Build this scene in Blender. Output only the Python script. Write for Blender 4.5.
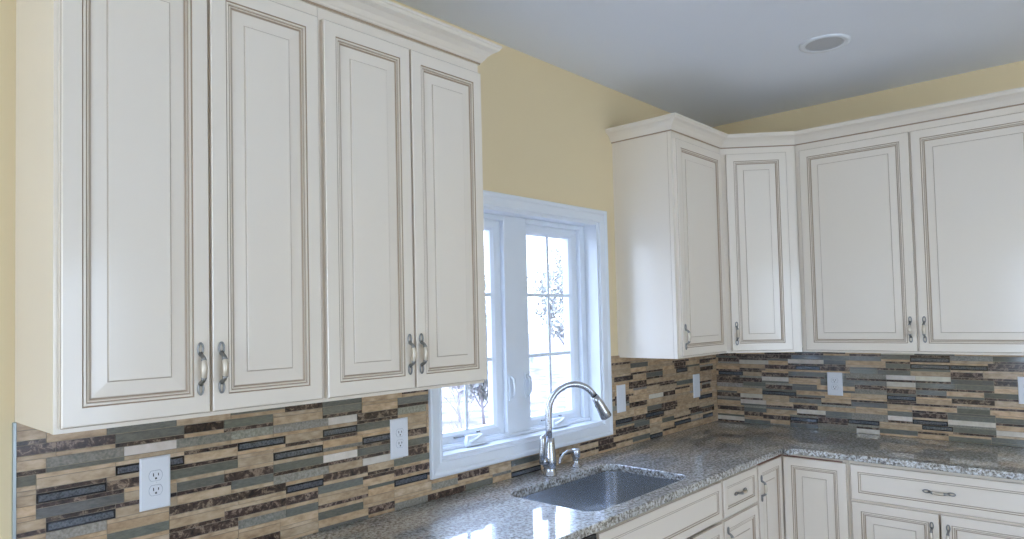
import bpy, bmesh, math, random
from mathutils import Vector, Matrix
random.seed(7)
scene = bpy.context.scene
for o in list(bpy.data.objects): bpy.data.objects.remove(o)

# ---------------------------------------------------------------- camera
cam_d = bpy.data.cameras.new('camera'); cam = bpy.data.objects.new('camera', cam_d)
scene.collection.objects.link(cam); scene.camera = cam
cam_d.sensor_fit = 'HORIZONTAL'; cam_d.sensor_width = 36.0
cam_d.lens = 692.1 / 1024 * 36.0
cam_d.shift_x = (512 - 488.44) / 1024; cam_d.shift_y = (292.12 - 269.5) / 1024
_yaw, _pit, _rol = .752, .037, -.022
_F = Vector((math.cos(_yaw)*math.cos(_pit), math.sin(_yaw)*math.cos(_pit), math.sin(_pit)))
_R = Vector((math.sin(_yaw), -math.cos(_yaw), 0)); _U = _R.cross(_F)
_R2 = _R*math.cos(_rol) + _U*math.sin(_rol); _U2 = -_R*math.sin(_rol) + _U*math.cos(_rol)
_m = Matrix((_R2, _U2, -_F)).transposed().to_4x4(); _m.translation = (-4.207, -1.97, 1.596)
cam.matrix_world = _m
cam_d.clip_start = .02; cam_d.clip_end = 300

# ---------------------------------------------------------------- world, light, exposure
w = bpy.data.worlds.new('daylight'); scene.world = w; w.use_nodes = True
_nt = w.node_tree; _bg = _nt.nodes['Background']
_tc = _nt.nodes.new('ShaderNodeTexCoord'); _sx = _nt.nodes.new('ShaderNodeSeparateXYZ'); _cr = _nt.nodes.new('ShaderNodeValToRGB')
_nt.links.new(_tc.outputs['Generated'], _sx.inputs[0]); _nt.links.new(_sx.outputs['Z'], _cr.inputs[0])
_cr.color_ramp.elements[0].color = (.67, .81, 1, 1); _cr.color_ramp.elements[1].color = (.90, 1.22, 2.1, 1)
_nt.links.new(_cr.outputs[0], _bg.inputs['Color']); _bg.inputs['Strength'].default_value = 7.0
scene.view_settings.view_transform = 'Standard'; scene.view_settings.look = 'None'
scene.view_settings.gamma = 1; scene.view_settings.use_curve_mapping = False
scene.view_settings.exposure = -0.09
scene.cycles.max_bounces = 10; scene.cycles.diffuse_bounces = 6

def area(name, loc, target, sx, sy, power, col):
    d = bpy.data.lights.new(name, 'AREA'); d.shape = 'RECTANGLE'; d.size = sx; d.size_y = sy
    d.energy = power; d.color = col
    o = bpy.data.objects.new(name, d); scene.collection.objects.link(o); o.location = loc
    o.rotation_euler = (Vector(target) - Vector(loc)).to_track_quat('-Z', 'Y').to_euler()
    return o
# daylight entering through the openings of the room: west window, south window (the kitchen window is lit by the sky itself)
area('west_window_daylight', (-8.0, -1.9, 1.15), (-2, -1.9, 1.0), 2.4, 1.6, 26, (.62, .78, 1))
area('south_window_daylight', (-3.2, -6.4, 1.15), (-3.2, 0, 1.1), 3.2, 1.4, 6, (.76, .81, 1))

# ---------------------------------------------------------------- materials
def mat(name, col, rough=.5, metal=0, spec=None, coat=0):
    m = bpy.data.materials.new(name); m.use_nodes = True
    b = m.node_tree.nodes['Principled BSDF']
    b.inputs['Base Color'].default_value = (*col, 1); b.inputs['Roughness'].default_value = rough
    b.inputs['Metallic'].default_value = metal
    if spec is not None: b.inputs['Specular IOR Level'].default_value = spec
    if coat: b.inputs['Coat Weight'].default_value = coat; b.inputs['Coat Roughness'].default_value = .1
    return m
def nodes(m): return m.node_tree.nodes, m.node_tree.links, m.node_tree.nodes['Principled BSDF']
def noise_col(m, scale, stops, detail=6, rough=.6, stretch=(1, 1, 1), dist=0, tint=False, second=None):
    n, l, b = nodes(m)
    tc = n.new('ShaderNodeTexCoord'); mp = n.new('ShaderNodeMapping'); mp.inputs['Scale'].default_value = stretch
    l.new(tc.outputs['Object'], mp.inputs[0])
    src = mp.outputs[0]
    if tint:                                   # a different piece of stone on every tile
        at = n.new('ShaderNodeAttribute'); at.attribute_name = 'tint'
        ad = n.new('ShaderNodeVectorMath'); ad.operation = 'MULTIPLY_ADD'
        l.new(at.outputs['Color'], ad.inputs[0]); ad.inputs[1].default_value = (7, 7, 7); l.new(src, ad.inputs[2]); src = ad.outputs[0]
    t = n.new('ShaderNodeTexNoise'); t.inputs['Scale'].default_value = scale; t.inputs['Detail'].default_value = detail
    t.inputs['Roughness'].default_value = rough; t.inputs['Distortion'].default_value = dist
    l.new(src, t.inputs['Vector'])
    r = n.new('ShaderNodeValToRGB'); l.new(t.outputs[0], r.inputs[0])
    r.color_ramp.elements[0].position = stops[0][0]; r.color_ramp.elements[0].color = (*stops[0][1], 1)
    r.color_ramp.elements[1].position = stops[-1][0]; r.color_ramp.elements[1].color = (*stops[-1][1], 1)
    for p, c in stops[1:-1]:
        e = r.color_ramp.elements.new(p); e.color = (*c, 1)
    out = r.outputs[0]
    if tint:
        mx = n.new('ShaderNodeMix'); mx.data_type = 'RGBA'; mx.blend_type = 'MULTIPLY'; mx.inputs[0].default_value = 1
        l.new(out, mx.inputs[6]); l.new(at.outputs['Color'], mx.inputs[7]); out = mx.outputs[2]
    l.new(out, b.inputs['Base Color'])
    return t
def bump(m, scale, strength, dist=.002, detail=3):
    n, l, b = nodes(m)
    tc = n.new('ShaderNodeTexCoord'); t = n.new('ShaderNodeTexNoise'); t.inputs['Scale'].default_value = scale; t.inputs['Detail'].default_value = detail
    bp = n.new('ShaderNodeBump'); bp.inputs['Strength'].default_value = strength; bp.inputs['Distance'].default_value = dist
    l.new(tc.outputs['Object'], t.inputs['Vector']); l.new(t.outputs[0], bp.inputs['Height']); l.new(bp.outputs[0], b.inputs['Normal'])

WALLP = mat('cream_wall_paint', (.82, .675, .42), .75); bump(WALLP, 220, .08)
CEILP = mat('white_ceiling_paint', (.81, .845, .90), .85); bump(CEILP, 150, .08)
PAINT = mat('ivory_cabinet_paint', (.83, .752, .64), .30, coat=.5)
GLAZE = mat('brown_glaze', (.37, .27, .18), .45)
GLAZE2 = mat('light_brown_glaze', (.56, .47, .37), .45)
TRIMW = mat('white_trim_paint', (.80, .84, .88), .35)
VINYL = mat('white_vinyl', (.78, .83, .88), .32)
PEWTER = mat('pewter', (.30, .30, .29), .36, 1)
GRIP = mat('champagne_metal', (.66, .59, .48), .42, .8)
NICKEL = mat('brushed_nickel', (.52, .53, .55), .27, 1)
STEEL = mat('brushed_steel', (.60, .62, .64), .27, 1)
PLATE = mat('white_plastic', (.82, .84, .87), .35)
SLOT = mat('dark_slot', (.03, .03, .03), .6)
BLACKP = mat('black_plastic', (.025, .026, .03), .25)
FLOORM = mat('oak_floor', (.32, .2, .11), .35); noise_col(FLOORM, 3, [(.3, (.36, .31, .26)), (.7, (.50, .45, .39))], stretch=(1, 9, 1))
WOODIN = mat('reddish_wood', (.22, .07, .035), .5)
GRANITE = mat('granite', (.4, .38, .33), .42, spec=.9, coat=1)
GRANITE.node_tree.nodes['Principled BSDF'].inputs['Coat IOR'].default_value = 1.75
GRANITE.node_tree.nodes['Principled BSDF'].inputs['Coat Roughness'].default_value = .03
def granite():
    m = GRANITE; n, l, b = nodes(m)
    tc = n.new('ShaderNodeTexCoord')
    def nz(sc, det, ro, st=(1, 1, 1)):
        mp = n.new('ShaderNodeMapping'); mp.inputs['Scale'].default_value = st; l.new(tc.outputs['Object'], mp.inputs[0])
        t = n.new('ShaderNodeTexNoise'); t.inputs['Scale'].default_value = sc; t.inputs['Detail'].default_value = det; t.inputs['Roughness'].default_value = ro
        l.new(mp.outputs[0], t.inputs['Vector']); return t
    def ramp(t, st):
        r = n.new('ShaderNodeValToRGB'); l.new(t.outputs[0], r.inputs[0]); cr = r.color_ramp
        cr.elements[0].position, cr.elements[0].color = st[0][0], (*st[0][1], 1)
        cr.elements[1].position, cr.elements[1].color = st[-1][0], (*st[-1][1], 1)
        for p, c in st[1:-1]: e = cr.elements.new(p); e.color = (*c, 1)
        return r
    a = ramp(nz(80, 5, .75, (1, 1, 1)), [(.36, (.05, .045, .04)), (.43, (.19, .16, .12)), (.49, (.42, .40, .35)), (.54, (.64, .65, .63)), (.62, (.80, .83, .84))])
    v = ramp(nz(7, 4, .6, (1, 2.4, 1)), [(.35, (.72, .73, .74)), (.65, (1, 1, 1))])
    k = ramp(nz(48, 3, .6), [(.36, (.12, .10, .08)), (.42, (1, 1, 1))])
    m1 = n.new('ShaderNodeMix'); m1.data_type = 'RGBA'; m1.blend_type = 'MULTIPLY'; m1.inputs[0].default_value = 1
    m2 = n.new('ShaderNodeMix'); m2.data_type = 'RGBA'; m2.blend_type = 'MULTIPLY'; m2.inputs[0].default_value = .7
    l.new(a.outputs[0], m1.inputs[6]); l.new(v.outputs[0], m1.inputs[7]); l.new(m1.outputs[2], m2.inputs[6]); l.new(k.outputs[0], m2.inputs[7])
    l.new(m2.outputs[2], b.inputs['Base Color'])
granite()
GROUT = mat('tan_grout', (.33, .27, .20), .85)
TSTONE = mat('travertine_tile', (.6, .45, .3), .26)
noise_col(TSTONE, 26, [(.25, (.32, .21, .12)), (.5, (.54, .39, .24)), (.75, (.68, .52, .35))], detail=8, stretch=(1, 1, 2.2), tint=True)
TDARK = mat('dark_emperador_marble_tile', (.05, .035, .03), .16)
noise_col(TDARK, 42, [(.36, (.022, .017, .016)), (.52, (.085, .055, .042)), (.60, (.34, .25, .18)), (.67, (.07, .045, .035))], detail=8, rough=.7, dist=.6, tint=True)
TGLASS = mat('grey_green_glass_tile', (.15, .17, .155), .07, coat=.6)
noise_col(TGLASS, 60, [(.3, (.115, .12, .10)), (.7, (.19, .185, .155))], stretch=(1, 1, 3), tint=True)
TBLUE = mat('dark_crackle_glass_tile', (.06, .07, .085), .08, coat=.6)
noise_col(TBLUE, 190, [(.35, (.03, .037, .045)), (.6, (.115, .125, .14))], detail=4, tint=True)
TFRAME = mat('black_glass_tile_rim', (.012, .012, .015), .1)
TLIGHT = mat('pale_limestone_tile', (.68, .6, .5), .35)
noise_col(TLIGHT, 30, [(.3, (.60, .53, .43)), (.7, (.76, .70, .61))], tint=True)
TTEXT = mat('ribbed_grey_stone_tile', (.38, .36, .31), .3)
noise_col(TTEXT, 130, [(.35, (.19, .18, .14)), (.65, (.36, .33, .27))], detail=3, tint=True)
def glass_mat():
    m = bpy.data.materials.new('window_glass'); m.use_nodes = True; n = m.node_tree.nodes; l = m.node_tree.links
    n.clear(); o = n.new('ShaderNodeOutputMaterial'); t = n.new('ShaderNodeBsdfTransparent'); g = n.new('ShaderNodeBsdfGlossy')
    g.inputs['Roughness'].default_value = .0
    f0 = n.new('ShaderNodeLayerWeight'); f0.inputs['Blend'].default_value = .5; mx = n.new('ShaderNodeMixShader')
    pw = n.new('ShaderNodeMath'); pw.operation = 'POWER'; pw.inputs[1].default_value = 5; l.new(f0.outputs['Facing'], pw.inputs[0])
    f = n.new('ShaderNodeMath'); f.operation = 'MULTIPLY_ADD'; f.inputs[1].default_value = .9; f.inputs[2].default_value = .05; l.new(pw.outputs[0], f.inputs[0])
    l.new(f.outputs[0], mx.inputs[0]); l.new(t.outputs[0], mx.inputs[1]); l.new(g.outputs[0], mx.inputs[2]); l.new(mx.outputs[0], o.inputs[0])
    return m
GLASS = glass_mat()
GROUND = mat('dry_winter_lawn', (.72, .66, .60), .95); noise_col(GROUND, 1.6, [(.38, (.11, .10, .075)), (.50, (.20, .155, .14)), (.60, (.30, .27, .26))])
BARK = mat('grey_bark', (.24, .21, .21), .9)
LEAF = mat('pale_spring_leaves', (.50, .56, .50), .8); noise_col(LEAF, 3, [(.3, (.20, .22, .19)), (.7, (.32, .29, .27))])
HOUSE = mat('pale_siding', (.75, .76, .8), .8)

# ---------------------------------------------------------------- mesh helpers
class MB:
    """collects geometry, then links it as ONE mesh object"""
    def __init__(s): s.v = []; s.f = []; s.m = []; s.sm = []; s.t = []
    def add(s, vs, fs, mi=0, M=None, smooth=False, tint=None):
        b = len(s.v)
        for p in vs:
            p = Vector(p); s.v.append(M @ p if M else p)
        for f in fs:
            s.f.append([b+i for i in f]); s.m.append(mi); s.sm.append(smooth); s.t.append(tint)
        return s
    def box(s, x0, x1, y0, y1, z0, z1, mi=0, M=None, tint=None):
        x0, x1 = sorted((x0, x1)); y0, y1 = sorted((y0, y1)); z0, z1 = sorted((z0, z1))
        vs = [(x, y, z) for z in (z0, z1) for y in (y0, y1) for x in (x0, x1)]
        return s.add(vs, [(0, 2, 3, 1), (4, 5, 7, 6), (0, 1, 5, 4), (2, 6, 7, 3), (0, 4, 6, 2), (1, 3, 7, 5)], mi, M, False, tint)
    def prism(s, pts, z0, z1, mi=0, M=None):
        n = len(pts); vs = [(x, y, z0) for x, y in pts] + [(x, y, z1) for x, y in pts]
        fs = [tuple(range(n))[::-1], tuple(range(n, 2*n))] + [(i, (i+1) % n, n+(i+1) % n, n+i) for i in range(n)]
        return s.add(vs, fs, mi, M)
    def tube(s, path, r, mi=0, n=12, M=None, caps=True, flat=(1, 1), closed=False):
        path = [Vector(p) for p in path]; k = len(path)
        rs = r if hasattr(r, '__len__') else [r]*k
        vs = []; fs = []; N = None
        for i, p in enumerate(path):
            if closed: T = path[(i+1) % k] - path[i-1]
            else: T = path[min(i+1, k-1)] - path[max(i-1, 0)]
            T.normalize()
            if N is None:
                N = T.cross(Vector((0, 0, 1)) if abs(T.z) < .9 else Vector((1, 0, 0))).normalized()
            else: N = (N - T*N.dot(T)).normalized()
            B = T.cross(N)
            for j in range(n):
                a = 2*math.pi*j/n; vs.append(p + (N*math.cos(a)*flat[0] + B*math.sin(a)*flat[1])*rs[i])
        for i in range(k if closed else k-1):
            for j in range(n):
                a, b2 = i*n, ((i+1) % k)*n
                fs.append((a+j, a+(j+1) % n, b2+(j+1) % n, b2+j))
        if caps and not closed: fs += [tuple(range(n))[::-1], tuple(range((k-1)*n, k*n))]
        return s.add(vs, fs, mi, M, True)
    def lathe(s, prof, mi=0, n=28, M=None):
        vs = []; fs = []
        for r, z in prof:
            for j in range(n):
                a = 2*math.pi*j/n; vs.append((r*math.cos(a), r*math.sin(a), z))
        for i in range(len(prof)-1):
            for j in range(n): fs.append((i*n+j, i*n+(j+1) % n, (i+1)*n+(j+1) % n, (i+1)*n+j))
        fs += [tuple(range(n))[::-1], tuple(range((len(prof)-1)*n, len(prof)*n))]
        return s.add(vs, fs, mi, M, True)
    def build(s, name, mats, parent=None, loc=None, rz=0, bevel=0, fix=True, autosm=False):
        me = bpy.data.meshes.new(name)
        me.from_pydata([tuple(v) for v in s.v], [], s.f)
        if not isinstance(mats, (list, tuple)): mats = [mats]
        for m in mats: me.materials.append(m)
        for p, mi, sm in zip(me.polygons, s.m, s.sm): p.material_index = mi; p.use_smooth = sm
        if any(t is not None for t in s.t):
            ca = me.color_attributes.new('tint', 'FLOAT_COLOR', 'CORNER')
            for p, t in zip(me.polygons, s.t):
                for li in p.loop_indices: ca.data[li].color = (*(t or (1, 1, 1)), 1)
        if fix:
            bm = bmesh.new(); bm.from_mesh(me); bmesh.ops.recalc_face_normals(bm, faces=bm.faces); bm.to_mesh(me); bm.free()
        if autosm: me.set_sharp_from_angle(angle=math.radians(35))
        o = bpy.data.objects.new(name, me); scene.collection.objects.link(o)
        if parent: o.parent = parent
        if loc: o.location = loc
        o.rotation_euler.z = rz
        if bevel:
            b = o.modifiers.new('bevel', 'BEVEL'); b.width = bevel; b.segments = 2; b.limit_method = 'ANGLE'; b.angle_limit = math.radians(40)
        return o
def tag(o, label=None, cat=None, group=None, kind=None):
    if label: o['label'] = label
    if cat: o['category'] = cat
    if group: o['group'] = group
    if kind: o['kind'] = kind
    return o
def empty(name, loc, rz=0):
    o = bpy.data.objects.new(name, None); scene.collection.objects.link(o); o.location = loc; o.rotation_euler.z = rz
    o.empty_display_size = .1; return o

# ================================================================ THE ROOM
CEIL = 2.785
XW, YS = -7.8, -6.2            # west and south walls, inner faces
WX0, WX1, WZ0, WZ1 = -2.392, -1.288, 1.057, 2.062      # kitchen window opening
def wall_with_hole(name, M, x0, x1, hx0, hx1, hz0, hz1, T, m=WALLP):
    b = MB(); b.box(x0, hx0, 0, T, 0, CEIL, 0, M); b.box(hx1, x1, 0, T, 0, CEIL, 0, M)
    b.box(hx0, hx1, 0, T, 0, hz0, 0, M); b.box(hx0, hx1, 0, T, hz1, CEIL, 0, M)
    return tag(b.build(name, m), kind='structure')
wall_with_hole('wall_back', Matrix(), XW-.15, .15, WX0, WX1, WZ0, WZ1, .19)
tag(MB().box(0, .15, YS, 0, 0, CEIL).build('wall_right', WALLP), kind='structure')
wall_with_hole('wall_front', Matrix.Translation((0, YS, 0)) @ Matrix.Rotation(math.pi, 4, 'Z'), -.15, -XW+.15, 1.6, 4.8, .45, 2.25, .15)
wall_with_hole('wall_left', Matrix.Translation((XW, 0, 0)) @ Matrix.Rotation(math.pi/2, 4, 'Z'), YS, 0, -3.1, -.7, .35, 2.35, .15)
tag(MB().box(XW-.15, .15, YS-.15, .19, -.1, 0).build('floor', FLOORM), kind='structure')
tag(MB().box(XW-.15, .15, YS-.15, .19, CEIL, CEIL+.12).build('ceiling', CEILP), kind='structure')

# ---------------------------------------------------------------- kitchen window
win = tag(empty('window_1', (-1.84, 0, WZ0)), kind='structure')
def wpart(b, name, m, **k):
    for i, v in enumerate(b.v): b.v[i] = v - Vector((-1.84, 0, WZ0))
    return b.build(name, m, win, **k)
def frame_profile(b, x0, x1, z0, z1, prof, mi=0):
    """prof: list of (outset from the opening, y) swept round the rectangle with mitres"""
    rings = [[(x0-o, y, z0-o), (x1+o, y, z0-o), (x1+o, y, z1+o), (x0-o, y, z1+o)] for o, y in prof]
    n = len(prof); vs = [p for r in rings for p in r]; fs = []
    for i in range(n):
        j = (i+1) % n
        for k in range(4): fs.append((i*4+k, i*4+(k+1) % 4, j*4+(k+1) % 4, j*4+k))
    b.add(vs, fs, mi)
    return b
cas = MB(); frame_profile(cas, WX0, WX1, WZ0, WZ1, [(.0, -.002), (.0, -.012), (.006, -.016), (.010, -.012), (.040, -.016), (.046, -.022), (.056, -.024), (.062, -.020), (.062, -.002)])
wpart(cas, 'casing', TRIMW)
jam = MB(); frame_profile(jam, WX0, WX1, WZ0, WZ1, [(0, -.003), (0, .19), (-.012, .19), (-.012, -.003)])
wpart(jam, 'jamb', TRIMW)
fr = MB()
FY = .072
x0, x1, z0, z1 = WX0+.012, WX1-.012, WZ0+.012, WZ1-.012
OL = (-2.340, -1.918); OR = (-1.762, -1.340); OZ = (1.088, 2.026)
fr.box(x0, OL[0], FY, .185, z0, z1); fr.box(OR[1], x1, FY, .185, z0, z1); fr.box(OL[1], OR[0], FY, .185, z0, z1)
for a, b_ in (OL, OR): fr.box(a, b_, FY, .185, z0, OZ[0]); fr.box(a, b_, FY, .185, OZ[1], z1)
fr.box(x0, x1, FY-.012, FY, z0, z0+.014)                       # sill stop
wpart(fr, 'frame', VINYL, bevel=.003)
for a, b_ in (OL, OR):
    S = MB(); gx0, gx1, gz0, gz1 = a+.048, b_-.048, OZ[0]+.040, OZ[1]-.042
    frame_profile(S, gx0, gx1, gz0, gz1, [(0, .118), (.0, .112), (.012, .100), (.030, .094), (.047, .094), (.047, .14), (0, .14)])
    gm = MB(); gm.box(gx0-.004, gx1+.004, .122, .126, gz0-.004, gz1+.004)
    sh = wpart(S, 'sash', VINYL)
    g = gm.build('glass_pane', GLASS, sh, loc=(1.84, 0, -WZ0))
    mu = MB(); xm = (gx0+gx1)/2; mu.box(xm-.008, xm+.008, .113, .121, gz0, gz1)
    for k in (1, 2):
        zm = gz0+(gz1-gz0)*k/3; mu.box(gx0, gx1, .1135, .1205, zm-.008, zm+.008)
    mu.build('muntin_grille', VINYL, sh, loc=(1.84, 0, -WZ0), bevel=.002)
# lock levers on the centre post, hinge clips, fold-down cranks
for xx in (-1.895, -1.786):
    L = MB(); L.box(xx-.011, xx+.011, FY-.006, FY, 1.225, 1.345)
    L.tube([(xx, FY-.006, 1.333), (xx+.002, FY-.022, 1.322), (xx+.002, FY-.027, 1.290), (xx+.001, FY-.024, 1.255), (xx, FY-.012, 1.238)], [.007, .009, .008, .0065, .004], n=10, flat=(1, .6))
    wpart(L, 'lock_lever', VINYL)
for xx in (-2.13, -1.56):
    K = MB(); K.box(xx-.075, xx+.06, FY-.032, FY, 1.0725, 1.083)
    K.add([(xx-.07, FY-.03, 1.083), (xx+.05, FY-.03, 1.083), (xx+.05, FY, 1.083), (xx-.07, FY, 1.083), (xx-.05, FY-.012, 1.112), (xx+.03, FY-.012, 1.112), (xx+.03, FY, 1.112), (xx-.05, FY, 1.112)],
          [(0, 1, 2, 3), (4, 7, 6, 5), (0, 4, 5, 1), (1, 5, 6, 2), (2, 6, 7, 3), (3, 7, 4, 0)])
    K.tube([(xx+.03, FY-.016, 1.108), (xx-.01, FY-.028, 1.098), (xx-.055, FY-.030, 1.088)], [.006, .006, .008], n=10)
    wpart(K, 'crank', VINYL, bevel=.002)
    kk = MB(); kk.box(xx-.10, xx-.045, .085, .093, 1.105, 1.111); kk.box(xx+.035, xx+.05, .085, .093, 1.112, 1.119)
    wpart(kk, 'sash_bracket', PEWTER)
# plain windows in the walls behind the camera
for nm, M, hx0, hx1, hz0, hz1 in (('window_2', Matrix.Translation((0, YS, 0)) @ Matrix.Rotation(math.pi, 4, 'Z'), 1.6, 4.8, .45, 2.25),
                                  ('window_3', Matrix.Translation((XW, 0, 0)) @ Matrix.Rotation(math.pi/2, 4, 'Z'), -3.1, -.7, .35, 2.35)):
    b = MB(); frame_profile(b, hx0, hx1, hz0, hz1, [(.07, -.018), (.07, 0), (0, 0), (0, .12), (-.05, .12), (-.05, .06), (0, .06), (0, -.018)])
    for k in (1, 2, 3):
        xm = hx0+(hx1-hx0)*k/4; b.box(xm-(.04 if k == 2 else .012), xm+(.04 if k == 2 else .012), .07, .1, hz0+.05, hz1-.05)
    b.box(hx0+.05, hx1-.05, .072, .098, (hz0+hz1)/2-.014, (hz0+hz1)/2+.014)
    for i, v in enumerate(b.v): b.v[i] = M @ v
    tag(b.build(nm, TRIMW), kind='structure')

# ================================================================ BACKSPLASH
TILES_A = "d-3.746,1.329 D-3.738,1.311 D-3.632,1.310 G-3.518,1.310 d-3.516,1.288 L-3.501,1.268 T-3.598,1.275 d-3.719,1.248 B-3.521,1.224 G-3.740,1.225 d-3.584,1.201 B-3.698,1.183 D-3.560,1.181 d-3.694,1.161 G-3.574,1.138 d-3.569,1.119 B-3.702,1.100 T-3.560,1.094 G-3.465,1.305 D-3.317,1.311 G-3.205,1.308 d-3.428,1.289 L-3.441,1.267 T-3.288,1.264 B-3.205,1.226 B-3.513,1.222 G-3.357,1.179 d-3.267,1.203 D-3.518,1.184 G-3.259,1.135 d-3.369,1.117 B-3.391,1.097 D-3.238,1.094 d-3.253,1.031 G-3.416,1.048 D-3.378,1.015 G-3.160,1.309 D-3.002,1.315 G-2.882,1.308 d-3.147,1.289 T-2.966,1.270 T-3.221,1.269 B-3.161,1.225 B-2.883,1.226 d-2.989,1.206 B-3.074,1.181 G-2.950,1.142 D-3.099,1.139 G-3.203,1.140 d-2.877,1.120 T-3.069,1.100 D-3.191,1.096 B-2.951,1.056 d-2.642,1.332 G-2.530,1.310 G-2.830,1.313 d-2.521,1.291 d-2.819,1.291 D-2.652,1.269 T-2.507,1.267 L-2.811,1.267 G-2.702,1.226 D-2.538,1.183 G-2.484,1.176 B-2.750,1.181 d-2.750,1.160 D-2.654,1.181 G-2.677,1.139 d-2.505,1.116 L-2.788,1.139 d-2.669,1.120 D-2.756,1.093 G-2.476,1.093 T-2.597,1.094 D-2.502,1.049 G-2.790,1.055 B-2.589,1.018 d-1.080,1.334 G-0.901,1.312 D-0.522,1.309 D-0.100,1.258 D-0.192,1.301 D-1.093,1.267 G-0.743,1.268 B-0.427,1.262 D-0.905,1.237 d-0.645,1.221 G-0.395,1.195 D-0.932,1.127 D-0.684,1.135 d-0.532,1.154 B-0.235,1.085 D-0.094,1.146 G-0.732,1.089 D-0.560,1.088 d-0.733,1.067 B-0.778,1.045 B-1.095,1.051 D-0.937,1.047 D-0.240,1.007 D-0.105,0.998 B-0.136,0.958 B-0.460,0.961 G-0.578,0.999 d-0.592,0.955 G-0.918,1.008 D-1.098,1.005 B-0.743,0.914 B-1.890,0.928 D-2.190,0.972 G-1.949,0.976 G-2.276,0.929 D-1.258,0.956 D-2.352,0.928 D-3.110,1.029 G-3.042,1.002 D-3.006,1.032 d-2.895,0.999 G-2.856,0.952"
TILES_B = "D-0.080,1.304 D-0.227,1.314 D-0.396,1.318 G-0.524,1.350 D-0.359,1.269 B-0.526,1.275 L-0.232,1.290 d-0.205,1.246 B-0.077,1.217 D-0.222,1.180 D-0.075,1.173 d-0.557,1.206 D-0.383,1.139 G-0.516,1.146 D-0.072,1.092 B-0.382,1.098 d-0.547,1.079 D-0.069,0.992 G-0.215,1.002 d-0.356,1.025 B-0.504,0.965 G-0.212,0.905 d-0.054,0.928 G-0.719,1.326 G-0.873,1.329 G-1.042,1.333 B-1.128,1.294 G-1.007,1.295 D-0.690,1.269 G-0.869,1.242 d-0.868,1.220 G-0.867,1.192 G-1.034,1.248 D-0.993,1.161 G-1.123,1.163 B-1.029,1.115 d-0.863,1.088 G-0.702,1.010 G-1.025,1.025 D-0.700,0.982 B-0.829,0.976 d-0.833,0.949 G-1.022,0.934 B-1.116,0.980 L-0.842,0.928 d-1.324,1.375 G-1.505,1.344 B-1.169,1.295 B-1.320,1.295 D-1.344,1.255 G-1.178,1.202 G-1.346,1.210 D-1.485,1.217 d-1.354,1.186 G-1.163,1.160 G-1.459,1.167 D-1.343,1.120 d-1.192,1.095 G-1.312,1.078 D-1.180,1.027 G-1.339,1.030 G-1.485,1.038 B-1.156,0.984 d-1.316,0.968 L-1.468,0.992 G-1.482,0.950"

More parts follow.
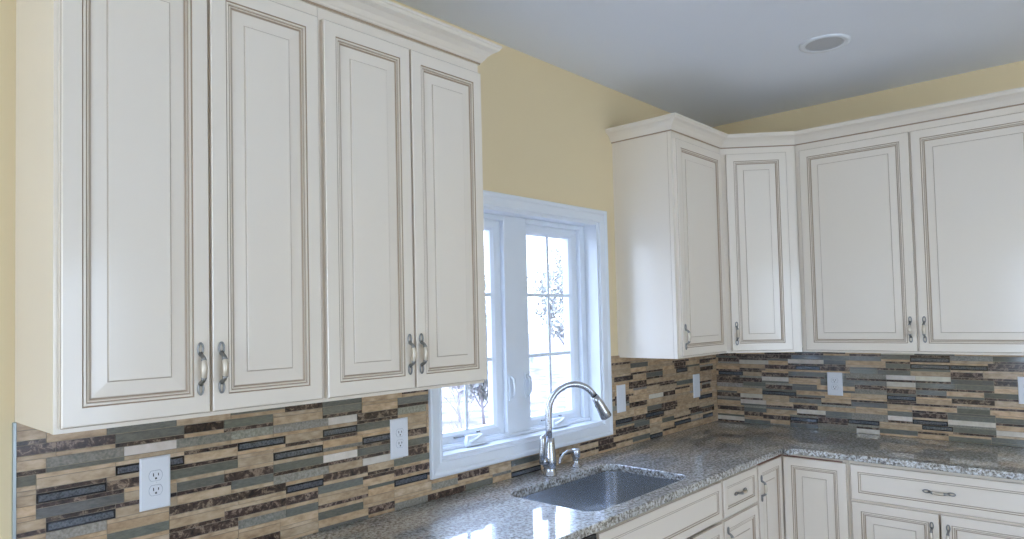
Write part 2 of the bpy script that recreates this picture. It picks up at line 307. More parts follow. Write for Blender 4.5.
W_T = .1577; ZB0, ZB1 = .915, 1.386; NB = 13; BH = (1.386-.915)/NB
def backsplash(name, label, u0, u1, anchor, spots, place, hole=None, mix=((90, 3, 1, 4, 2), (76, 16, 4, 4)), rz=0, loc=(0, 0, 0)):
    """u runs along the wall; place(u0,u1,z0,z1,d0,d1) -> box extents"""
    rnd = random.Random(len(spots))
    cells = []
    k0 = math.floor((u0-anchor)/W_T)-1; k1 = math.ceil((u1-anchor)/W_T)+1
    offs = {}
    for b in range(NB):
        for k in range(k0, k1+1): offs[(b, k)] = rnd.choice((-.021, -.021, 0, .021, .0, .021)) if True else 0
    pts = []
    for s in spots.split():
        t = s[0]; u, z = s[1:].split(','); pts.append([t, float(u), float(z)])
    top = {}
    for b in range(NB):
        for k in range(k0, k1): top[(b, k)] = rnd.random() < .5         # True: the thick tile is the upper one
    TH = BH*.69
    for t, u, z in pts:                                                # let the dark tiles choose which side of the band is thick
        b = int((z-ZB0)/BH); k = math.floor((u-anchor)/W_T)
        if not 0 <= b < NB: continue
        f = (z-ZB0)/BH-b
        if t != 'd': top[(b, k)] = f > .5
        else: top[(b, k)] = f < .5
    for b in range(NB):
        for k in range(k0, k1):
            a0 = anchor+k*W_T+offs[(b, k)]; a1 = anchor+(k+1)*W_T+offs[(b, k+1)]
            zb = ZB0+b*BH; zt = zb+BH
            if top[(b, k)]: sp = [(zb, zt-TH, 'thin'), (zt-TH, zt, 'thick')]
            else: sp = [(zb, zb+TH, 'thick'), (zb+TH, zt, 'thin')]
            for c0, c1, kind in sp: cells.append([a0, a1, c0, c1, kind, None])
    for t, u, z in pts:
        best = None
        for c in cells:
            if (c[4] == 'thin') != (t == 'd') or c[5]: continue
            du = max(0, abs(u-(c[0]+c[1])/2)-.03); dz = abs(z-(c[2]+c[3])/2)
            dd = du*.5+dz
            if dd < .035 and (best is None or dd < best[0]): best = (dd, c)
        if best: best[1][5] = t
    mi = {'S': 1, 'D': 2, 'd': 2, 'G': 3, 'B': 4, 'L': 6, 'T': 7}
    mb = MB()
    g = .0008
    mb.box(*place(u0, u1, ZB0, ZB1, .0002, .0065), 0) if not hole else [mb.box(*place(a, b2, c, d, .0002, .0065), 0) for a, b2, c, d in
        ((u0, hole[0], ZB0, ZB1), (hole[0], hole[1], ZB0, hole[2]), (hole[1], u1, ZB0, ZB1))]
    for a0, a1, c0, c1, kind, t in cells:
        if t is None: t = rnd.choices('SDGLT', mix[0])[0] if kind == 'thick' else rnd.choices('SdGT', mix[1])[0]
        t = 'D' if t == 'd' else t
        if t == 'S':
            q = rnd.uniform(.86, 1.12); wv = rnd.uniform(-.05, .05); tint = (q*(1+wv), q, q*(1-wv*1.2))
        else:
            q = rnd.uniform(.8, 1.2); tint = (q, q*rnd.uniform(.97, 1.03), q*rnd.uniform(.94, 1.06))
        segs = [(max(a0, u0)+g, min(a1, u1)-g, c0+g, c1-g)]
        if hole:
            o = []
            for s0, s1, z0_, z1_ in segs:
                if z1_ <= hole[2] or s1 <= hole[0] or s0 >= hole[1]: o.append((s0, s1, z0_, z1_)); continue
                if s0 < hole[0]: o.append((s0, hole[0], z0_, z1_))
                if s1 > hole[1]: o.append((hole[1], s1, z0_, z1_))
                if z0_ < hole[2]: o.append((max(s0, hole[0]), min(s1, hole[1]), z0_, hole[2]))
            segs = o
        for s0, s1, z0_, z1_ in segs:
            if s1-s0 < .004 or z1_-z0_ < .002: continue
            d = .0085 + rnd.uniform(-.0004, .0004)
            if t == 'B':
                mb.box(*place(s0, s1, z0_, z1_, .002, d), 5, tint=tint)
                if s1-s0 > .02: mb.box(*place(s0+.0042, s1-.0042, z0_+.0042, z1_-.0042, .002, d+.0006), 4, tint=tint)
            else: mb.box(*place(s0, s1, z0_, z1_, .002, d), mi[t], tint=tint)
    o = mb.build(name, [GROUT, TSTONE, TDARK, TGLASS, TBLUE, TFRAME, TLIGHT, TTEXT])
    return tag(o, label, 'backsplash')
backsplash('tile_backsplash', 'mosaic backsplash of tan stone and dark glass strips on the sink wall, under the window', -3.768, -.0095, -2.76, TILES_A,
           lambda u0, u1, z0, z1, d0, d1: (u0, u1, -d1, -d0, z0, z1), hole=(-2.452, -1.232, .997))
backsplash('tile_backsplash', 'mosaic tile backsplash on the right wall under the wide wall cabinet, extra pale and grey tiles standing in for window reflections', -1.742, -.0005, 0, TILES_B,
           lambda u0, u1, z0, z1, d0, d1: (-d1, -d0, u0, u1, z0, z1), mix=((44, 15, 11, 18, 12), (40, 34, 14, 12)))  # heavier pale and grey share imitates window light reflected on the tan stone
tag(MB().box(-3.775, -3.7685, -.011, 0, .915, 1.371).build('trim_1', mat('grey_edge_strip', (.38, .42, .42), .35, .6)), kind='structure')

# ================================================================ CABINETS
def rings_panel(b, w, h, th, prof, M):
    """nested rectangles: prof = [(inset, y, material of the band that leads to this ring)]"""
    vs = []; fs = []; ms = []
    for ins, y, m in prof:
        vs += [(ins, y, ins), (w-ins, y, ins), (w-ins, y, h-ins), (ins, y, h-ins)]; ms.append(m)
    for i in range(len(prof)-1):
        for k in range(4): fs.append(((i*4+k, i*4+(k+1) % 4, (i+1)*4+(k+1) % 4, (i+1)*4+k), ms[i+1]))
    n = len(prof)-1
    fs.append(((n*4, n*4+1, n*4+2, n*4+3), 0)); fs.append(((3, 2, 1, 0), 0))
    for f, m in fs:
        b.add([vs[i] for i in f], [tuple(range(len(f)))], m, M)
DOORP = [(0, 0, 0), (0, -.0155, 0), (.0012, -.0165, 1), (.0035, -.019, 0), (.0400, -.019, 0), (.0412, -.0172, 1), (.0430, -.0168, 1), (.0445, -.0183, 0), (.0475, -.0183, 0),
         (.0492, -.0150, 2), (.0510, -.0148, 1), (.0530, -.0160, 0), (.0555, -.0158, 2), (.0575, -.0128, 1), (.0595, -.0126, 2), (.0630, -.0128, 0), (.0905, -.0143, 0), (.0912, -.0144, 1), (.0930, -.0172, 2), (.0945, -.0176, 0)]
DRAWP = [(0, 0, 0), (0, -.0155, 0), (.0012, -.0165, 1), (.0035, -.019, 0), (.0330, -.019, 0), (.0342, -.0172, 1), (.0360, -.0168, 1), (.0375, -.0183, 0), (.0405, -.0183, 0),
         (.0420, -.0150, 2), (.0438, -.0148, 1), (.0455, -.0135, 0)]
def door_mesh(name, w, h, prof, parent, loc):
    b = MB(); rings_panel(b, w, h, .019, prof, None)
    # weld the rings
    o = b.build(name, [PAINT, GLAZE, GLAZE2], parent, loc=loc, fix=False)
    bm = bmesh.new(); bm.from_mesh(o.data); bmesh.ops.remove_doubles(bm, verts=bm.verts, dist=1e-5); bmesh.ops.recalc_face_normals(bm, faces=bm.faces); bm.to_mesh(o.data); bm.free()
    return o
_pull = [None]
def pull(parent, loc, horiz=False, L=.125):
    """arched pull: open oval loops at the ends, a swelling pale grip in the middle"""
    if _pull[0] is None:
        b = MB(); H = L/2
        for s in (-1, 1):
            ring = [(.0062*math.cos(a), -.0026, s*(H-.0155)+.0140*math.sin(a)) for a in [2*math.pi*i/18 for i in range(18)]]
            b.tube(ring, .0026, 0, 8, closed=True)
            b.tube([(0, -.002, s*(H-.026)), (0, -.007, s*(H-.030)), (0, -.0125, s*(H-.032)), (0, -.0175, s*(H-.037)), (0, -.0198, s*(H-.043))], [.0062, .0052, .0048, .0058, .0072], 0, 12)
        zz = [-.023+.046*i/12 for i in range(13)]
        b.tube([(0, -.0185-.0035*math.cos(z/.023*math.pi/2), z) for z in zz], [.0058+.0020*math.cos(z/.023*math.pi/2) for z in zz], 1, 14)
        o = b.build('handle', [PEWTER, GRIP], None); _pull[0] = o.data
        bpy.data.objects.remove(o)
    o = bpy.data.objects.new('handle', _pull[0]); scene.collection.objects.link(o); o.parent = parent; o.location = loc
    if horiz: o.rotation_euler.y = math.pi/2
    return o
def carcass(parent, w, d, h, z0=0, frame=(.04, .04, .04), rails=(), stile=None, bottom_recess=.022, top=True):
    b = MB(); t = .016
    b.box(.0015, t, 0.0205, d, z0, h); b.box(w-t, w-.0015, .0205, d, z0, h)
    b.box(.0025, t, .018, .0205, z0, h, 1); b.box(w-t, w-.0025, .018, .0205, z0, h, 1)
    b.box(t, w-t, .018, d, z0+bottom_recess, z0+bottom_recess+t); b.box(t, w-t, d-.008, d, z0+bottom_recess+t, h-t)
    if top: b.box(t, w-t, .018, d, h-t, h)
    b.build('carcass', [PAINT, GLAZE], parent)
    f = MB(); l, bo, to = frame
    f.box(0, l, 0, .018, z0, h); f.box(w-l, w, 0, .018, z0, h); f.box(l, w-l, 0, .018, z0, z0+bo); f.box(l, w-l, 0, .018, h-to, h)
    if stile: f.box(stile-.02, stile+.02, 0, .018, z0+bo, h-to)
    for r in rails: f.box(l, w-l, 0, .018, r-.02, r+.02)
    f.build('face_frame', PAINT, parent)
def cabinet(name, label, cat, group, loc, rz, w, d, h, doors, drawers=(), **k):
    """origin: bottom left corner of the face frame; x along the face, y into the cabinet"""
    root = tag(empty(name, loc, rz), label, cat, group)
    carcass(root, w, d, h, **k)
    for x0, x1, z0, z1, hx, hz in doors:
        o = door_mesh('door', x1-x0, z1-z0, DOORP, root, (x0, 0, z0))
        if hx is not None: pull(o, (hx-x0, -.019, hz-z0))
    for x0, x1, z0, z1, hx in drawers:
        o = door_mesh('drawer_front' if hx is not None else 'false_drawer_front', x1-x0, z1-z0, DRAWP, root, (x0, 0, z0))
        if hx is not None: pull(o, (hx-x0, -.0135, (z1-z0)/2), True)
    return root
GU = 'ivory glazed wall cabinets'; GB = 'ivory glazed base cabinets'
HT = 2.492-1.372
# left bank: origin x -3.771, face y -.311 so the door faces sit at -.33
def L(x): return x+3.771
for lab, a, b_, ds in (('two-door ivory wall cabinet at the left end of the left bank, white end panel showing', -3.771, -3.1185, [(-3.762, -3.4425, -3.468), (-3.4375, -3.1265, -3.416)]),
                       ('narrower-looking two-door ivory wall cabinet next to the window', -3.1175, -2.464, [(-3.110, -2.7925, -2.815), (-2.7875, -2.4665, -2.768)])):
    cabinet('wall_cabinet', lab, 'cabinet', GU, (a, -.311, 1.372), 0, b_-a, .311, HT,
            [(x0-a, x1-a, .011, 2.450-1.372, hx-a, 1.489-1.372) for x0, x1, hx in ds], stile=(ds[0][1]+ds[1][0])/2-a)
# right bank
ZR = 1.376; HR = 2.497-ZR; DT = 2.457-ZR; DR = .337
cabinet('wall_cabinet', 'single-door ivory wall cabinet right of the window, bright side panel facing the window', 'cabinet', GU, (-1.13, -DR, ZR), 0, .549, DR, HR,
        [(.022, .519, .011, DT, .050, .105)])
dg = tag(empty('corner_wall_cabinet', (-.5805, -DR, ZR), math.atan2(-.651+DR, -DR+.5805)), 'diagonal single-door ivory wall cabinet set across the room corner', 'cabinet')
ln = math.hypot(.651-DR, .5805-DR)
_ang = dg.rotation_euler.z
_inv = (Matrix.Translation((-.5805, -DR, 0)) @ Matrix.Rotation(_ang, 4, 'Z')).inverted()
def dl(x, y): p = _inv @ Vector((x, y, 0)); return (p.x, p.y)
foot = [(-.580, -DR+.024), (-.580, -.0005), (-.0005, -.0005), (-.0005, -.6505), (-DR+.019, -.6505)]
bb = MB(); pl = [dl(x, y) for x, y in foot]
n_ = [0, 1]
bb.prism([pl[0], pl[1], pl[2], pl[3], pl[4]][::-1], .022, HR)
bb.build('carcass', PAINT, dg)
ff = MB()
for xa_, xb_, za_, zb_ in ((.001, .05, 0, HR), (ln-.06, ln-.001, 0, HR), (.05, ln-.06, 0, .04), (.05, ln-.06, HR-.045, HR)): ff.box(xa_, xb_, .0, .0145, za_, zb_)
ff.build('face_frame', PAINT, dg)
dd = door_mesh('door', .318, DT-.011, DOORP, dg, (.026, 0, .011)); pull(dd, (.026, -.019, .095))
cabinet('wall_cabinet', 'wide two-door ivory wall cabinet on the right wall', 'cabinet', GU, (-DR, -.652, ZR), -math.pi/2, 1.09, DR, HR,
        [(.024, .5390, .011, DT, .513, .118), (.5465, 1.074, .011, DT, .572, .118)], stile=.543)

# crown mouldings swept along the cabinet tops
def crown(name, label, path, z, ends):
    prof = [(0, -.006), (.004, -.006), (.006, .0), (.010, .002), (.012, .006), (.016, .010), (.024, .022), (.038, .034), (.052, .041), (.055, .045), (.057, .050), (.061, .053), (.061, .060), (0, .060)]
    P = [Vector(p) for p in path]; k = len(P); b = MB(); vs = []
    for i in range(k):
        d0 = (P[i]-P[i-1]).normalized() if i > 0 else None; d1 = (P[i+1]-P[i]).normalized() if i < k-1 else None
        if d0 is None: d0 = d1
        if d1 is None: d1 = d0
        n0 = Vector((d0.y, -d0.x)); n1 = Vector((d1.y, -d1.x)); mt = n0+n1; mt = mt/(mt.dot(n0))
        for o, h in prof: q = P[i]+mt*o; vs.append((q.x, q.y, z+h))
    n = len(prof); 
    for i in range(k-1):
        for j in range(n):
            m = 1 if j == 1 else 0
            b.add([vs[i*n+j], vs[i*n+(j+1) % n], vs[(i+1)*n+(j+1) % n], vs[(i+1)*n+j]], [(0, 1, 2, 3)], m)
    b.add(vs[:n], [tuple(range(n))]); b.add(vs[-n:], [tuple(range(n))[::-1]])
    o = b.build(name, [PAINT, GLAZE], fix=False)
    bm = bmesh.new(); bm.from_mesh(o.data); bmesh.ops.remove_doubles(bm, verts=bm.verts, dist=1e-5); bmesh.ops.recalc_face_normals(bm, faces=bm.faces); bm.to_mesh(o.data); bm.free()
    return tag(o, label, 'molding')
crown('crown_molding', 'ivory crown molding along the top of the left cabinet bank', [(-3.773, -.001), (-3.773, -.3125), (-2.462, -.3125), (-2.462, -.001)], 2.492, 0)
crown('crown_molding', 'ivory crown molding stepping around the corner atop the right-hand wall cabinets', [(-1.132, -.001), (-1.132, -DR-.0015), (-.5812, -DR-.0015), (-DR-.0015, -.6515), (-DR-.0015, -1.744)], 2.497, 0)

# ---------------------------------------------------------------- base cabinets (toe kick .1, box top .882)
BT = .883; FY_ = -.610
def base(label, loc, rz, w, doors, drawers=(), rails=(), stile=None, name='base_cabinet', group=GB, top=True):
    root = cabinet(name, label, 'cabinet', group, loc, rz, w, .598, BT, doors, drawers, z0=.10, rails=rails, stile=stile, bottom_recess=0, top=top)
    MB().box(.002, w-.002, .07, .085, 0, .10).build('toe_kick', PAINT, root)
    return root
# along the window wall
a = -2.266
sink_cab = base('ivory sink base cabinet with a long false drawer front beneath the sink', (a, FY_, 0), 0, .950,
     [(.008, .4725, .115, .690, .445, .60), (.4775, .942, .115, .690, .505, .60)], [(.008, .942, .702, .866, None)], top=False)
a = -1.315
base('narrow ivory base cabinet with one small drawer over a door, right of the sink', (a, FY_, 0), 0, .3785,
     [(.008, .3705, .115, .690, .036, .60)], [(.008, .3705, .702, .866, .189)], rails=(.696,))
a = -3.766
base('ivory base cabinet under the left end of the countertop, left of the dishwasher', (a, FY_, 0), 0, .886,
     [(.008, .4405, .115, .690, .41, .60), (.4455, .878, .115, .690, .475, .60)], [(.008, .4405, .702, .866, .22), (.4455, .878, .702, .866, .66)], rails=(.696,), stile=.443)
# corner cabinet: L-shaped body with a hinged pair of doors
cc = tag(empty('corner_base_cabinet', (-.61, -.61, 0)), 'L-shaped ivory corner base cabinet with two full-height doors meeting in the inner corner', 'cabinet')
bb = MB(); Lp = [(-.9355+.61, 0), (-.9355+.61, .598), (.598, .598), (.598, -.325), (0, -.325), (0, 0)]
bb.prism(Lp[::-1], .10, BT); bb.build('carcass', PAINT, cc)
MB().prism([(-.323, .07), (-.323, .085), (.085, .085), (.085, -.323), (.07, -.323), (.07, .07)][::-1], 0, .10).build('toe_kick', PAINT, cc)
dA = door_mesh('door', .3195-.024, .75, DOORP, cc, (-.3175, 0, .115)); pull(dA, (.028, -.019, .640))
dB = door_mesh('door', .3195-.024, .75, DOORP, cc, (0, -.022, .115)); dB.rotation_euler.z = -math.pi/2
MB().box(-.30, -.004, -.016, -.002, .8665, .8695).add([], []).box(-.016, -.002, -.30, -.022, .8665, .8695).build('wood_strip', WOODIN, cc)
# along the right wall
base('wide ivory base cabinet on the right wall with one long drawer over two doors', (FY_, -.937, 0), -math.pi/2, .730,
     [(.008, .3610, .115, .690, .333, .590), (.3670, .722, .115, .690, .395, .590)], [(.008, .722, .702, .866, .365)], rails=(.696,))

# ---------------------------------------------------------------- dishwasher
dw = tag(empty('dishwasher', (-2.573, -.61, 0)), 'dishwasher with a black control strip under the countertop, left of the sink cabinet', 'dishwasher')
MB().box(-.298, .298, .0, .56, .10, .868).build('body', BLACKP, dw)
MB().box(-.297, .297, -.026, -.001, .115, .800).build('door', STEEL, dw, bevel=.003)
b = MB(); b.add([(-.297, -.026, .803), (.297, -.026, .803), (.297, -.001, .803), (-.297, -.001, .803), (-.297, -.020, .872), (.297, -.020, .872), (.297, -.001, .872), (-.297, -.001, .872)],
    [(0, 3, 2, 1), (4, 5, 6, 7), (0, 1, 5, 4), (1, 2, 6, 5), (2, 3, 7, 6), (3, 0, 4, 7)]); b.build('control_panel', BLACKP, dw, bevel=.002)
b = MB(); b.tube([(-.25, -.026, .76), (-.25, -.06, .765), (.25, -.06, .765), (.25, -.026, .76)], .008, 0, 10); b.build('handle', STEEL, dw)
MB().box(-.29, .29, .05, .07, 0, .10).build('toe_kick', BLACKP, dw)

# ================================================================ COUNTERTOP + SINK
HX0, HX1, HY0, HY1 = -2.205, -1.492, -.575, -.160       # sink cut-out
def rrect(x0, x1, y0, y1, r, n=8):
    pts = []
    for cx, cy, a0 in ((x1-r, y1-r, 0), (x0+r, y1-r, 90), (x0+r, y0+r, 180), (x1-r, y0+r, 270)):
        for i in range(n+1):
            a = math.radians(a0+90*i/n); pts.append((cx+r*math.cos(a), cy+r*math.sin(a)))
    return pts
def countertop():
    bm = bmesh.new(); z0, z1 = .884, .914
    outer = [(-3.79, -.0005), (-3.79, -.648), (-.700, -.648)]
    outer += [(-.648-.052*math.cos(math.radians(t)), -.700+.052*math.sin(math.radians(t))) for t in (75, 60, 45, 30, 15)]
    outer += [(-.648, -.700), (-.648, -1.700), (-.0005, -1.700), (-.0005, -.0005)]
    inner = rrect(HX0, HX1, HY0, HY1, .062)
    def loop(pts, z): return [bm.verts.new((x, y, z)) for x, y in pts]
    def ring_edges(vs): return [bm.edges.new((vs[i], vs[(i+1) % len(vs)])) for i in range(len(vs))]
    tops = []
    for z in (z1, z0):
        o = loop(outer, z); i = loop(inner, z); es = ring_edges(o)+ring_edges(i)
        bmesh.ops.triangle_fill(bm, use_beauty=True, use_dissolve=False, edges=es); tops.append((o, i))
    for a_, b_ in zip(tops[0], tops[1]):
        n = len(a_)
        for k in range(n): bm.faces.new((a_[k], a_[(k+1) % n], b_[(k+1) % n], b_[k]))
    bmesh.ops.recalc_face_normals(bm, faces=bm.faces)
    me = bpy.data.meshes.new('countertop'); bm.to_mesh(me); bm.free(); me.materials.append(GRANITE)
    o = bpy.data.objects.new('countertop', me); scene.collection.objects.link(o)
    bv = o.modifiers.new('bevel', 'BEVEL'); bv.width = .004; bv.segments = 3; bv.limit_method = 'ANGLE'; bv.angle_limit = math.radians(60)
    return tag(o, 'L-shaped polished speckled granite countertop with the sink cut-out', 'countertop')
countertop()
def sink():
    root = tag(empty('undermount_sink', ((HX0+HX1)/2, (HY0+HY1)/2, .70)), 'stainless steel undermount sink basin set into the granite countertop', 'sink')
    ox, oy, oz = root.location
    b = MB(); prof = [(.0, .8835, -.018, .06), (.0, .8835, .004, .062), (.0, .872, .004, .062), (0, .74, .010, .060), (0, .715, .016, .056), (0, .702, .030, .046), (0, .698, .05, .035)]
    vs = []; n = None; zs = []
    rings = []
    for _, z, ins, r in prof:
        pts = rrect(HX0+ins, HX1-ins, HY0+ins, HY1-ins, r+.0, 8); rings.append([(x-ox, y-oy, z-oz) for x, y in pts])
    n = len(rings[0])
    allv = [p for r in rings for p in r]; fs = []
    for i in range(len(rings)-1):
        for k in range(n): fs.append((i*n+k, i*n+(k+1) % n, (i+1)*n+(k+1) % n, (i+1)*n+k))
    m = len(allv); allv.append((0, 0, .694-oz))
    for k in range(n): fs.append(((len(rings)-1)*n+k, (len(rings)-1)*n+(k+1) % n, m))
    b.add(allv, fs, 0, None, True)
    o = b.build('basin', STEEL, root, autosm=True)
    sd = o.modifiers.new('solid', 'SOLIDIFY'); sd.thickness = .0015; sd.offset = -1
    d = MB(); d.lathe([(.002, .0), (.043, 0), (.043, .004), (.036, .005), (.030, -.001), (.004, .001)], 0, 24, Matrix.Translation((0, .02, .695-oz+.001)))
    d.build('drain', NICKEL, root)
sink()

# ---------------------------------------------------------------- faucet
FX, FYY = -1.846, -.100
fa = tag(empty('kitchen_faucet', (FX, FYY, .914)), 'brushed nickel gooseneck pull-down faucet behind the sink', 'faucet')
b = MB(); b.lathe([(.031, 0), (.031, .006), (.028, .009), (.0265, .030), (.026, .034), (.0290, .038), (.0295, .060), (.0275, .085), (.0250, .110), (.0235, .135), (.0225, .158), (.0165, .162)]); b.build('body', NICKEL, fa)
aa = math.radians(60); dx, dy = math.sin(aa), -math.cos(aa); R = .118; ZC = 1.180-.914
def arc(t, h=0): return Vector((dx*(R-R*math.cos(t)), dy*(R-R*math.cos(t)), ZC+R*math.sin(t)))
T1 = math.radians(146)
path = [Vector((0, 0, .150)), Vector((0, 0, .20))] + [arc(T1*i/24) for i in range(25)]
b = MB(); b.tube(path, .0140, 0, 18); b.build('spout', NICKEL, fa)
tg = Vector((dx*math.sin(T1), dy*math.sin(T1), math.cos(T1)))
h0 = arc(T1); curve = Vector((-dx*.4, -dy*.4, -.6))
b = MB(); hp = [h0 + tg*s + Vector((-dx*.25, -dy*.25, 0))*(s*s*2.6) for s in (.003, .006, .03, .06, .09, .118, .122)]
b.tube(hp[1:], [.0165, .0185, .0215, .0240, .0260, .0235], 0, 20)
b.tube([h0-tg*.001, h0+tg*.006], [.0140, .0140], 1, 16)
b.tube([hp[-1], hp[-1]+tg*.002], [.017, .017], 1, 16)
sdv = Vector((-dx, -dy, 0)); b.tube([hp[3]+sdv*.0165+tg*-.012, hp[3]+sdv*.0190, hp[3]+sdv*.0190+tg*.022], [.004, .0065, .004], 1, 8)
b.build('spray_head', [NICKEL, BLACKP], fa)
b = MB()
b.tube([(-.020, 0, .062), (-.038, 0, .066), (-.050, .0, .070), (-.056, 0, .074)], [.019, .019, .018, .010], 0, 16)
b.tube([(-.050, 0, .066), (-.058, -.004, .085), (-.057, -.006, .110), (-.052, -.007, .140), (-.050, -.007, .165), (-.051, -.006, .178)], [.0140, .0125, .0115, .0130, .0145, .0100], 0, 12, flat=(.9, 1.2))
b.build('handle', NICKEL, fa)
# soap dispenser
sd_ = tag(empty('soap_dispenser', (-1.640, -.088, .914)), 'small brushed nickel soap dispenser to the right of the faucet', 'soap dispenser')
b = MB(); b.lathe([(.026, 0), (.026, .005), (.022, .009), (.0155, .014), (.0150, .038), (.0190, .044), (.0205, .050), (.0210, .074), (.0190, .080), (.006, .081)], 0, 24); b.build('pump_body', NICKEL, sd_)
b = MB(); b.tube([(-.008, 0, .066), (-.030, 0, .075), (-.060, 0, .077), (-.090, 0, .070), (-.115, 0, .053), (-.123, 0, .038), (-.124, 0, .032)], [.0078, .0074, .0070, .0066, .0064, .0060, .0058], 0, 12); b.build('nozzle', NICKEL, sd_)

# ================================================================ OUTLETS
def outlet(label, loc, rz, kind, W=.080, H=.140):
    r = tag(empty('wall_outlet' if kind == 'outlet' else 'wall_switch', loc, rz), label, 'outlet' if kind == 'outlet' else 'switch', 'white cover plates on the tile backsplash')
    b = MB(); rings_panel(b, W, H, .006, [(0, 0, 0), (0, -.003, 0), (.004, -.006, 0)], Matrix.Translation((-W/2, 0, -H/2)))
    o = b.build('cover_plate', PLATE, r, fix=False)
    bm = bmesh.new(); bm.from_mesh(o.data); bmesh.ops.remove_doubles(bm, verts=bm.verts, dist=1e-5); bmesh.ops.recalc_face_normals(bm, faces=bm.faces); bm.to_mesh(o.data); bm.free()
    if kind == 'outlet':
        for s in (-1, 1):
            zc = s*.0195; b = MB()
            pts = []
            for i in range(28):
                a = 2*math.pi*i/28; pts.append((.0172*math.cos(a), max(-.0135, min(.0135, .0172*math.sin(a)))))
            n = len(pts); b.add([(x, -.006, z+zc) for x, z in pts]+[(x*.97, -.0078, z*.97+zc) for x, z in pts],
                  [tuple(range(n, 2*n))]+[(i, (i+1) % n, n+(i+1) % n, n+i) for i in range(n)], 0)
            b.add([(x*1.07, -.0061, z*1.07+zc) for x, z in pts], [tuple(range(n))], 2)
            for xx, hh in ((-.0065, .0042), (.0065, .0034)): b.box(xx-.0012, xx+.0012, -.0084, -.0078, zc+.003-hh, zc+.003+hh, 1)
            b.box(-.0024, .0024, -.0084, -.0078, zc-.0095, zc-.0048, 1)
            b.build('receptacle', [PLATE, SLOT, mat('plate_gap', (.40, .42, .45), .6)] if False else [PLATE, SLOT, GAPM], r, fix=False)
        sc = [(0, 0)]
    else:
        b = MB(); b.box(-.0165, .0165, -.0085, -.006, -.033, .033, 0); b.build('rocker', PLATE, r, bevel=.001)
        sc = [(0, .048), (0, -.048)]
    for x, z in sc: MB().lathe([(.0028, 0), (.0028, .0008), (.0018, .0012)], 0, 12, Matrix.Translation((x, -.006, z)) @ Matrix.Rotation(math.pi/2, 4, 'X')).build('screw', PLATE, r)
    return r
GAPM = mat('plate_gap', (.42, .45, .50), .6)
outlet('white outlet under the left end of the left cabinets, the leftmost and largest-looking', (-3.450, -.0090, 1.170), 0, 'outlet')
outlet('white outlet just left of the window, under the narrower left-bank cabinet', (-2.600, -.0090, 1.170), 0, 'outlet')
outlet('white switch plate on the tile just right of the window', (-1.128, -.0090, 1.165), 0, 'switch')
outlet('white switch plate on the tile closest to the room corner, under the single-door cabinet', (-.292, -.0090, 1.158), 0, 'switch')
outlet('white outlet in the middle of the right-hand backsplash', (-.0090, -.708, 1.180), -math.pi/2, 'outlet', H=.130)
outlet('white outlet at the right edge of the photo on the right-hand backsplash', (-.0090, -1.575, 1.190), -math.pi/2, 'outlet', H=.130)

# ================================================================ CEILING LIGHT
rl = tag(empty('recessed_ceiling_light', (-.945, -1.003, CEIL)), 'round recessed can light in the ceiling, switched off', 'ceiling light')
b = MB(); n = 40
prof = [(.105, 0), (.104, -.005), (.088, -.007), (.078, -.004)]
b.lathe(prof, 0, n); b.f = b.f[:-2]; b.m = b.m[:-2]; b.sm = b.sm[:-2]; b.t = b.t[:-2]
b.build('trim_ring', TRIMW, rl, fix=False)
b = MB(); b.lathe([(.079, -.0045), (.074, .0), (.072, -.0018), (.066, -.0012), (.060, -.0016), (.001, -.0014)], 0, n); b.f = b.f[:-2]; b.m = b.m[:-2]; b.sm = b.sm[:-2]; b.t = b.t[:-2]
b.build('baffle', mat('satin_reflector', (.55, .57, .60), .35, .3), rl, fix=False)

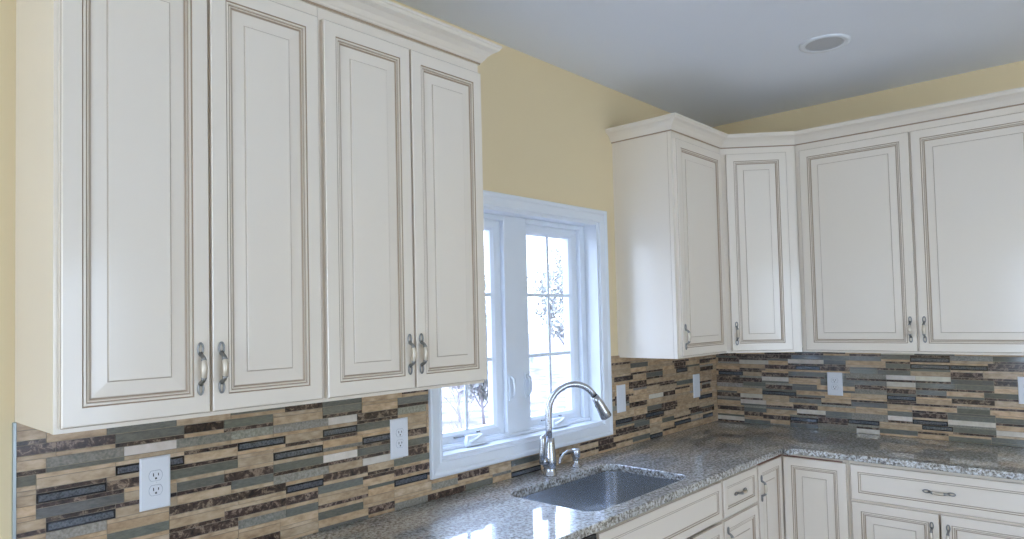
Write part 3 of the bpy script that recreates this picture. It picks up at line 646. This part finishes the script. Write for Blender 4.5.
# ================================================================ OUTSIDE
gr = MB(); gr.add([(-30, .3, -.6), (60, .3, -.6), (60, 80, -.2), (-30, 80, -.2), (-30, .3, -.9), (60, .3, -.9), (60, 80, -.9), (-30, 80, -.9)],
    [(0, 1, 2, 3), (7, 6, 5, 4), (0, 4, 5, 1), (1, 5, 6, 2), (2, 6, 7, 3), (3, 7, 4, 0)])
tag(gr.build('lawn', GROUND), kind='structure')
def tree(label, x, y, h, seed, leafy, spread):
    rnd = random.Random(seed); root = tag(empty('tree', (x, y, -.45)), label, 'tree', 'trees outside the window')
    b = MB(); lf = MB()
    def branch(p, d, L, r, lvl):
        q = p; pts = [p]; dd = d.copy()
        for i in range(4):
            dd = (dd + Vector((rnd.uniform(-.18, .18), rnd.uniform(-.18, .18), rnd.uniform(-.05, .12)))).normalized(); q = q+dd*L/4; pts.append(q)
        b.tube(pts, [r*(1-.14*i) for i in range(5)], 0, 6)
        if lvl < 3:
            for i in range(5 if lvl else 8):
                k = rnd.randint(1, 4); a = rnd.uniform(0, 6.28)
                nd = (dd*.6+Vector((math.cos(a), math.sin(a), rnd.uniform(.1, .7)))*spread).normalized()
                branch(pts[k], nd, L*rnd.uniform(.42, .62), r*.45, lvl+1)
        if lvl >= 2:
            for i in range(leafy):
                c = pts[rnd.randint(1, 4)]+Vector((rnd.gauss(0, .16), rnd.gauss(0, .16), rnd.gauss(0, .14)))
                s = rnd.uniform(.05, .12); ax = Vector((rnd.gauss(0, 1), rnd.gauss(0, 1), rnd.gauss(0, 1))).normalized(); bx = ax.orthogonal().normalized(); cx = ax.cross(bx)
                lf.add([c+bx*s, c+cx*s*.5, c-bx*s, c-cx*s*.5], [(0, 1, 2, 3)])
    branch(Vector((0, 0, 0)), Vector((0, 0, 1)), h*.62, h*.016, 0)
    b.build('trunk', BARK, root)
    if leafy: o = lf.build('foliage', LEAF, root, fix=False)
tree('young leafy shrub-like tree seen low through the left casement', 5.5, 7.3, 1.9, 3, 9, .8)
tree('pale leafy tree seen through the right casement', 17.5, 14.0, 4.8, 8, 9, .8)
tree('slender bare sapling seen at the bottom left of the left casement', 2.75, 5.1, 1.3, 5, 0, .35)
tree('thin leaning tree standing between the leafy ones', 20.0, 20.5, 5.2, 11, 6, .7)
tree('distant tall pale tree at the right edge of the window view', 25.0, 18.5, 6.0, 14, 6, .8)
